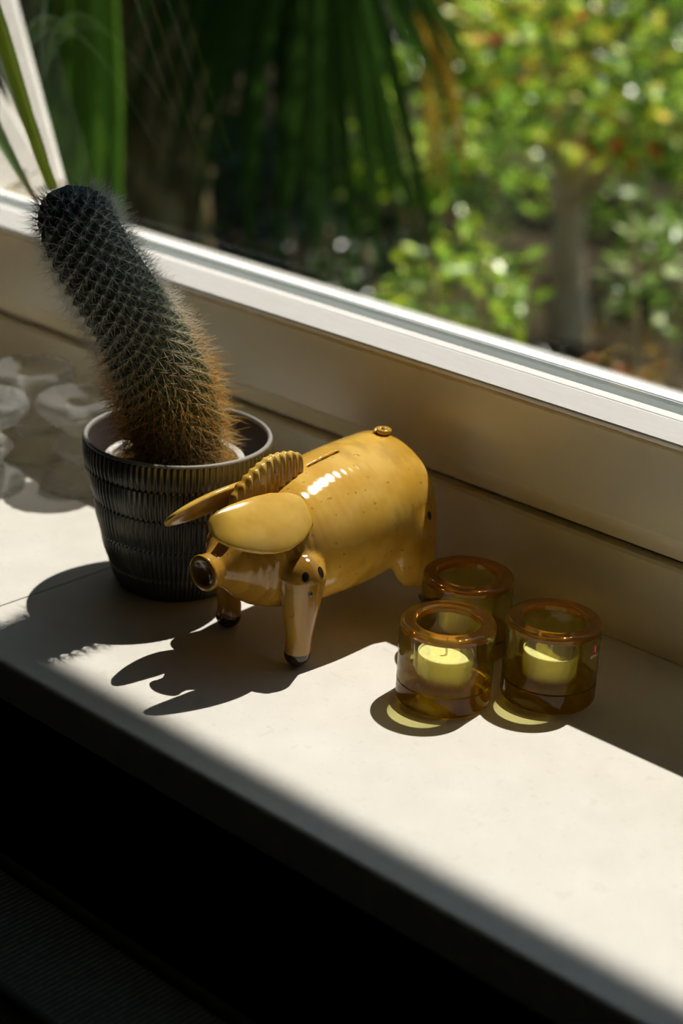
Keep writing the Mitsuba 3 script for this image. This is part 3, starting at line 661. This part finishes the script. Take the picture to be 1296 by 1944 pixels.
# the small standard tree with glossy leaves and red tips
GT = -0.7505
tk = rough_tube([(-1.885, 3.0, GT), (-1.895, 3.0, -0.60), (-1.905, 2.99, -0.45), (-1.930, 3.0, -0.32), (-1.935, 3.0, -0.16)], [0.062, 0.046, 0.040, 0.046, 0.030], 14, 0.018, 18, 1.0)
obj('standard_tree__trunk', tk, M_BARK, smooth=True, label='knobbly pale brown trunk')
obj('standard_tree__branch', rough_tube([(-1.918, 2.99, -0.40), (-1.86, 2.97, -0.355), (-1.80, 2.96, -0.29), (-1.74, 2.95, -0.15)], [0.026, 0.024, 0.022, 0.014], 10, 0.012, 25, 2.0, 16), M_BARK, smooth=True)
obj('standard_tree__branch_001', rough_tube([(-1.93, 3.0, -0.30), (-1.98, 2.98, -0.20), (-2.03, 2.98, -0.05)], [0.024, 0.018, 0.010], 10, 0.010, 25, 3.0, 14), M_BARK, smooth=True)
crown = [((0.38, 0.62, 0.03), 0.34), ((0.72, 0.80, 0.05), 0.32), ((0.13, 0.28, 0.03), 0.20), ((0.80, 0.14, 0.05), 0.06), ((0.88, 0.62, 0.10), 0.08)]
m, c = join([foliage(rng, (-1.87, 3.0, -0.02), (0.34, 0.34, 0.29), 760, 0.064, crown, 0.55, 0.1, 0.5, 0.9),
             foliage(rng, (-1.62, 2.95, -0.10), (0.22, 0.24, 0.18), 260, 0.064, crown, 0.5, 0.1, 0.5, 0.9),
             foliage(rng, (-2.12, 3.02, -0.04), (0.20, 0.22, 0.16), 200, 0.062, crown, 0.5, 0.1, 0.5, 0.9)])
obj('standard_tree__foliage', m, M_LEAF, color=c, kind='stuff', label='glossy green leaves with some red tips')
tag('standard_tree', 'small standard tree with pale trunk and glossy crown at right outside the window', 'tree')
# shrubs behind
def shrub(key, lab, blobs, cols, size, stems=True, m=M_LEAF, aspect=0.5):
    mm, cc = join([foliage(rng, b[0], b[1], b[2], size, cols, 0.5, 0.1, aspect, 0.8) for b in blobs])
    obj(key + '__foliage', mm, m, color=cc, kind='stuff')
    b = blobs[0]; x, y, z = b[0]
    st = [rough_tube([(x + dx * 0.3, y + dy * 0.3, -0.7505), (x + dx, y + dy, z + 0.1)], [0.014, 0.006], 7, 0.004, 30, 1.0, 8) for dx, dy in ((0.0, 0.05), (0.10, -0.05), (-0.11, 0.0))]
    for i, q in enumerate(st): obj(nm(key + '__stem', i), q, M_BARK, smooth=True)
    tag(key, lab, 'shrub')
shrub('shrub', 'bright leafy shrub in the middle of the garden, left of the standard tree', [((-2.88, 3.55, -0.40), (0.30, 0.28, 0.26), 620), ((-3.12, 3.5, -0.50), (0.16, 0.22, 0.20), 220), ((-2.60, 3.5, -0.46), (0.22, 0.24, 0.22), 260)], GREEN, 0.062)
shrub('shrub_001', 'light green shrub at the right edge of the window view, behind the tree trunk', [((-2.02, 3.62, -0.40), (0.30, 0.22, 0.24), 560), ((-1.70, 3.60, -0.36), (0.24, 0.20, 0.22), 300)], [((0.24, 0.40, 0.05), 0.4), ((0.40, 0.52, 0.10), 0.4), ((0.12, 0.26, 0.03), 0.2)], 0.060)
shrub('shrub_002', 'low fresh green shrub in front of the standard tree, lower middle of the view', [((-1.60, 2.22, -0.43), (0.13, 0.13, 0.15), 150), ((-1.75, 2.36, -0.50), (0.14, 0.13, 0.14), 140)], GREEN, 0.050)
shrub('shrub_003', 'pale variegated shrub right of the tree trunk and nearer the window', [((-1.235, 2.42, -0.33), (0.115, 0.13, 0.13), 210)], [((0.30, 0.48, 0.07), 0.55), ((0.58, 0.66, 0.30), 0.25), ((0.16, 0.30, 0.04), 0.2)], 0.044)
shrub('shrub_004', 'tall bright shrub high on the right behind the standard tree', [((-3.0, 4.55, -0.05), (0.75, 0.35, 0.50), 1100)], GREEN[:1] + DARK[:1] + [((0.11, 0.25, 0.025), 0.05)], 0.080)
shrub('shrub_005', 'small orange leaved plant at the lower right under the tree', [((-1.47, 2.70, -0.62), (0.13, 0.12, 0.07), 170)], [((0.55, 0.34, 0.05), 0.5), ((0.50, 0.12, 0.03), 0.2), ((0.32, 0.36, 0.06), 0.3)], 0.040)
hb = []
for i in range(13):
    x = -9.8 + i * 0.82
    hb.append(((x, 7.3 - 0.12 * i + rng.uniform(-0.2, 0.2), 0.3), (0.75, 0.55, 1.15), 2300))
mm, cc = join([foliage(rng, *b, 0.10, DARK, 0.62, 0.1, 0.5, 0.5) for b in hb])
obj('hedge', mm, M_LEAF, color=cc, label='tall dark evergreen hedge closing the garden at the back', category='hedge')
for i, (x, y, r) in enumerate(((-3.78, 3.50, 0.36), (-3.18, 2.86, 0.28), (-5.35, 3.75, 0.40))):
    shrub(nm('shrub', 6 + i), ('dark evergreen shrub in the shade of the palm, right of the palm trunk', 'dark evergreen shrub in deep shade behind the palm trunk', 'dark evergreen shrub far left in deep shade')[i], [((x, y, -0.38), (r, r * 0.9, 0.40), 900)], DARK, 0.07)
for i, (x, y, r) in enumerate(((-2.52, 2.72, 0.19), (-2.82, 2.38, 0.20), (-2.14, 2.62, 0.15))):
    shrub(nm('shrub', 9 + i), ('low dark ground shrub left of the standard tree', 'low dark ground shrub at the foot of the palm', 'low dark ground shrub close to the trunk of the standard tree')[i], [((x, y, -0.62), (r, r * 0.8, 0.15), 380)], DARK[:2] + [((0.10, 0.20, 0.03), 0.15)], 0.05)
st = trimesh.creation.icosphere(3, 0.03); st.apply_scale((1, 1, 0.8)); st.apply_translation((-1.83, 2.8, -0.735))
obj('pebble', st, M_BOARD, smooth=True, label='white rounded stone on the soil at the foot of the tree', category='stone')

# ------------------------------------------------------------------ palm: trunk, hanging fronds
pt = rough_tube([(-2.36, 2.02, GT), (-2.35, 2.00, -0.35), (-2.34, 1.98, 0.1), (-2.33, 1.97, 0.9)], [0.15, 0.13, 0.12, 0.11], 40, 0.05, 22, 4.0, 60)
obj('palm__trunk', pt, M_FIBRE, smooth=True, label='fibrous brown trunk')
def frond(hub, droop_dir, spread, n, L, wid, col, rs, petiole=None, stiff=0.35):
    """a fan of straps from the hub, falling under their own weight"""
    vs, fs, cs, o = [], [], [], 0
    hub = V(*hub); dd = unit(V(*droop_dir)); sdv = unit(np.cross(dd, [0, 0, 1]) if abs(dd[2]) < 0.95 else np.cross(dd, [0, 1, 0]))
    for i in range(n):
        a = spread * ((i + 0.5) / n * 2 - 1) + rs.normal(0, 0.03)
        d0 = dd * math.cos(a) + sdv * math.sin(a); l = L * rs.uniform(0.8, 1.1); k = 12
        u = np.linspace(0, 1, k)[:, None]
        P = hub + d0 * l * u * (1 - 0.25 * u * (1 - stiff)) + V(0, 0, -1) * l * (1 - stiff) * 0.75 * u ** 2
        tg = unit(np.gradient(P, axis=0)); s = unit(np.cross(tg, unit(hub - V(0, 0, -1) + V(0.7, -0.7, 0.2)) * 0 + unit(V(0.6, -0.68, 0.4) + rs.normal(0, 0.35, 3))))
        w = wid * np.interp(u[:, 0], [0, 0.15, 0.6, 1], [0.35, 1, 0.85, 0.05])[:, None] * 0.5
        nn = np.cross(s, tg)
        v = np.stack([P - s * w, P - nn * w * 0.35, P + s * w], 1).reshape(-1, 3)
        for q in range(k - 1):
            for e in range(2):
                A0 = o + q * 3 + e; fs += [(A0, A0 + 1, A0 + 4), (A0, A0 + 4, A0 + 3)]
        vs.append(v); cs.append(np.repeat((np.array(col) * rs.uniform(0.65, 1.3))[None], len(v), 0)); o += len(v)
    if petiole is not None:
        t_ = tube(spline([petiole, (np.array(petiole) + hub) / 2 + V(0, 0, 0.12), hub], 12), 0.012, 6)
        vs.append(np.array(t_.vertices)); fs += (np.array(t_.faces) + o).tolist(); cs.append(np.repeat(np.array([col]) * 0.8, len(t_.vertices), 0)); o += len(t_.vertices)
    return trimesh.Trimesh(np.vstack(vs), np.array(fs), process=False), np.clip(np.vstack(cs), 0, 1)
crown_c = (-2.33, 1.97, 1.0)
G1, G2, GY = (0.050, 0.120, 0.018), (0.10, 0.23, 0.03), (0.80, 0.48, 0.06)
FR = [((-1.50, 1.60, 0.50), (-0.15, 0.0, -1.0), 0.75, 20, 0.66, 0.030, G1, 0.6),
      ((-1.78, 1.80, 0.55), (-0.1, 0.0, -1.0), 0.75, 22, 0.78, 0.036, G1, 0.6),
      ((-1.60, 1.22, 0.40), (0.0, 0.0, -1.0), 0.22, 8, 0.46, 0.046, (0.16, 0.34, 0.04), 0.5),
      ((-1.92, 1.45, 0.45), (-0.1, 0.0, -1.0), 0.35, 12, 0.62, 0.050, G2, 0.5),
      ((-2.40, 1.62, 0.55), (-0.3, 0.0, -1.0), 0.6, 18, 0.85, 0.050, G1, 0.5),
      ((-1.86, 2.00, 0.44), (0.55, 0.0, -0.55), 0.26, 10, 0.62, 0.018, (0.06, 0.14, 0.02), 0.85),
      ((-1.80, 2.20, 0.36), (0.30, 0.0, -1.0), 0.14, 4, 0.56, 0.028, GY, 0.8)]
rs = np.random.default_rng(8)
for i, (h_, dd, sp, n, L, w, col, sf_) in enumerate(FR):
    mm, cc = frond(h_, dd, sp, n, L, w, col, rs, crown_c, sf_)
    obj(nm('palm__frond', i), mm, M_PALM, color=cc, smooth=False, label='withered orange-yellow frond' if col is GY else None)
k = len(FR)
for i in range(15):                                           # the crown overhead, whose shade keeps the left side dark
    a = 2 * PI * i / 15 + 0.2
    hx = V(crown_c[0] - 0.28 + 0.60 * math.cos(a), crown_c[1] + 0.25 + 0.55 * math.sin(a), 1.30 + 0.25 * math.sin(5 * a))
    hx[1] = min(max(hx[1], 1.75), 2.35)
    mm, cc = frond(hx, (math.cos(a), math.sin(a) * 0.7 + 0.25, 0.05), 1.45, 34, 0.62, 0.050, G1, rs, crown_c, 0.55)
    obj(nm('palm__frond', k + i), mm, M_PALM, color=cc)
tag('palm', 'palm with fibrous trunk and long dark fronds hanging outside the window', 'palm')

# dark evergreen tree whose canopy, above the picture, shades the ground behind the palm
ev = 'evergreen_tree'
obj(ev + '__trunk', rough_tube([(-4.35, 4.75, GT), (-4.33, 4.70, 0.1), (-4.25, 4.60, 1.2)], [0.13, 0.11, 0.07], 16, 0.03, 14, 6.0), M_BARK, smooth=True)
obj(ev + '__branch', rough_tube([(-4.30, 4.66, 0.75), (-3.7, 4.1, 1.05), (-2.95, 3.45, 1.2)], [0.06, 0.045, 0.02], 10, 0.012, 20, 7.0, 16), M_BARK, smooth=True)
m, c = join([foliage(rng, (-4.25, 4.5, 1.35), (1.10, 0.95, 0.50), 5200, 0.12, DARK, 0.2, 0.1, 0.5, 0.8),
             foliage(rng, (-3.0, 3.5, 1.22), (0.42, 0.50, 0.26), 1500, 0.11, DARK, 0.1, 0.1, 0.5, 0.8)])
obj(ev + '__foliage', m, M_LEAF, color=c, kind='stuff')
tag(ev, 'dark evergreen tree deep in the shade behind the palm', 'tree')

# ------------------------------------------------------------------ white slatted trellis outside, plant leaves inside at the left edge
def plank(a, b, w, t, nrm):
    a, b = V(*a), V(*b); d = unit(b - a); n_ = V(*nrm); n_ = unit(n_ - d * (n_ @ d)); s = np.cross(d, n_); pts = []
    for e, q in ((a, 0), (b, 0)):
        for x in (-1, 1):
            for z in (-1, 1): pts += [e + s * x * (w / 2 - 0.002) + n_ * z * t / 2, e + s * x * w / 2 + n_ * z * (t / 2 - 0.002)]
    return trimesh.convex.convex_hull(np.array(pts))
NRM = (0.1, -0.55, 0.83)
TB_ = 'garden_trellis'
obj(TB_ + '__slat', plank((-0.758, 0.464, 0.177), (-1.50, 0.880, 0.536), 0.036, 0.014, NRM), M_BOARD)
obj(TB_ + '__slat_001', plank((-0.790, 0.456, 0.177), (-1.45, 0.698, 0.420), 0.054, 0.014, NRM), M_BOARD)
obj(TB_ + '__foot', box(-0.815, -0.740, 0.447, 0.467, 0.0985, 0.176, 0.003), M_BOARD)
sc_ = trimesh.creation.icosphere(2, 0.0035); sc_.apply_translation((-0.793, 0.4585, 0.1880))
obj(TB_ + '__screw', sc_, M_GASKET, smooth=True, label='dark screw head')
tag(TB_, 'white painted wooden trellis slats meeting in a V outside the window, far left', 'trellis')
def ribbon(P, W_, cols, face, fold=0.12, k=26):
    P = spline(P, k); u = np.linspace(0, 1, k); W_ = np.interp(u, np.linspace(0, 1, len(W_)), W_)[:, None] / 2
    tg = unit(np.gradient(P, axis=0)); s = unit(np.cross(tg, V(*face))); n_ = np.cross(s, tg)
    off = [-1, -0.5, 0, 0.5, 1]
    v = np.stack([P + s * W_ * o_ + n_ * W_ * fold * abs(o_) * 2 for o_ in off], 1).reshape(-1, 3)
    f = []
    for i in range(k - 1):
        for j in range(4):
            a = i * 5 + j; f += [(a, a + 1, a + 6), (a, a + 6, a + 5)]
    c = np.stack([np.array(cols[j]) for j in (0, 1, 2, 1, 3)]); c = np.tile(c[None], (k, 1, 1))
    return trimesh.Trimesh(v, np.array(f), process=False), c, u
SP = 'spider_plant'
PALE, GRN, LIME, DRY = (0.50, 0.60, 0.42), (0.24, 0.38, 0.12), (0.42, 0.56, 0.06), (0.16, 0.07, 0.03)
lp = [([(-0.85, 0.22, 0.115), (-0.80, 0.25, 0.36), (-0.70, 0.272, 0.475), (-0.625, 0.272, 0.430), (-0.572, 0.271, 0.352), (-0.530, 0.270, 0.283)], [0.012, 0.024, 0.027, 0.026, 0.020, 0.004], (PALE, PALE, GRN, PALE), 0.0),
      ([(-0.84, 0.21, 0.115), (-0.78, 0.24, 0.37), (-0.675, 0.268, 0.475), (-0.600, 0.267, 0.420), (-0.548, 0.266, 0.335), (-0.500, 0.266, 0.250)], [0.010, 0.016, 0.018, 0.017, 0.014, 0.009], (GRN, LIME, LIME, LIME), 0.0),
      ([(-0.86, 0.24, 0.115), (-0.80, 0.26, 0.27), (-0.71, 0.274, 0.350), (-0.635, 0.274, 0.325), (-0.578, 0.273, 0.277), (-0.5285, 0.272, 0.2315)], [0.010, 0.018, 0.019, 0.018, 0.015, 0.003], (PALE, GRN, GRN, PALE), 1.0),
      ([(-0.85, 0.23, 0.115), (-0.77, 0.255, 0.36), (-0.650, 0.280, 0.440), (-0.585, 0.281, 0.360), (-0.545, 0.281, 0.300), (-0.518, 0.280, 0.253)], [0.006, 0.008, 0.009, 0.008, 0.007, 0.002], (DRY, DRY, DRY, DRY), 0.0)]
for i, (P, W_, cols, tipb) in enumerate(lp):
    m, c, u = ribbon(P, W_, cols, (0.62, -0.69, 0.38))
    if tipb:
        t_ = np.clip((u - 0.94) / 0.05, 0, 1)[:, None, None]; c = c * (1 - t_) + np.array((0.45, 0.22, 0.12)) * t_
    obj(nm(SP + '__leaf', i), m, M_PALM, smooth=True, color=c.reshape(-1, 3), label=('pale striped leaf', 'yellow-green leaf', 'green leaf with a brown tip', 'withered brown leaf')[i])
obj(SP + '__pot', moved(lathe([(0.0, 0.0005), (0.045, 0.0005), (0.058, 0.095), (0.063, 0.095), (0.064, 0.115), (0.057, 0.115), (0.055, 0.098), (0.0, 0.098)], 64), -0.855, 0.225, 0), M_TERRACOTTA, smooth=30)
tag(SP, 'spider plant whose arching striped leaves hang into the view at the left edge', 'potted plant')

# ------------------------------------------------------------------ sofa back below the sill
def sofa_part(y0, y1, z0, z1, x0, x1, r):
    a = [(y0 + r + r * math.cos(t), z1 - r + r * math.sin(t)) for t in np.linspace(PI, PI / 2, 8)]
    b = [(y1 - r + r * math.cos(t), z1 - r + r * math.sin(t)) for t in np.linspace(PI / 2, 0, 8)]
    return extrude_x([(y0, z0)] + a + b + [(y1, z0)], x0, x1)
SO = 'sofa'
obj(SO + '__backrest', sofa_part(-0.165, -0.045, -0.80, -0.100, -1.3, 1.1, 0.022), M_SOFA, smooth=40)
for i, y in enumerate((-0.062, -0.146)):
    obj(nm(SO + '__piping', i), tube([(-1.3, y, -0.0985), (-0.5, y, -0.0985), (0.3, y, -0.0985), (1.1, y, -0.0985)], 0.0045, 10), M_SOFAP, smooth=True)
obj(SO + '__seat', sofa_part(-0.85, -0.167, -0.80, -0.43, -1.3, 1.1, 0.03), M_SOFA, smooth=40)
for i, (x, y) in enumerate(((-1.25, -0.10), (1.05, -0.10), (-1.25, -0.80), (1.05, -0.80))):
    obj(nm(SO + '__leg', i), box(x - 0.025, x + 0.025, y - 0.025, y + 0.025, FL, -0.8005, 0.003), M_BARK)
tag(SO, 'black corduroy sofa with its back under the window sill, in deep shadow', 'sofa')
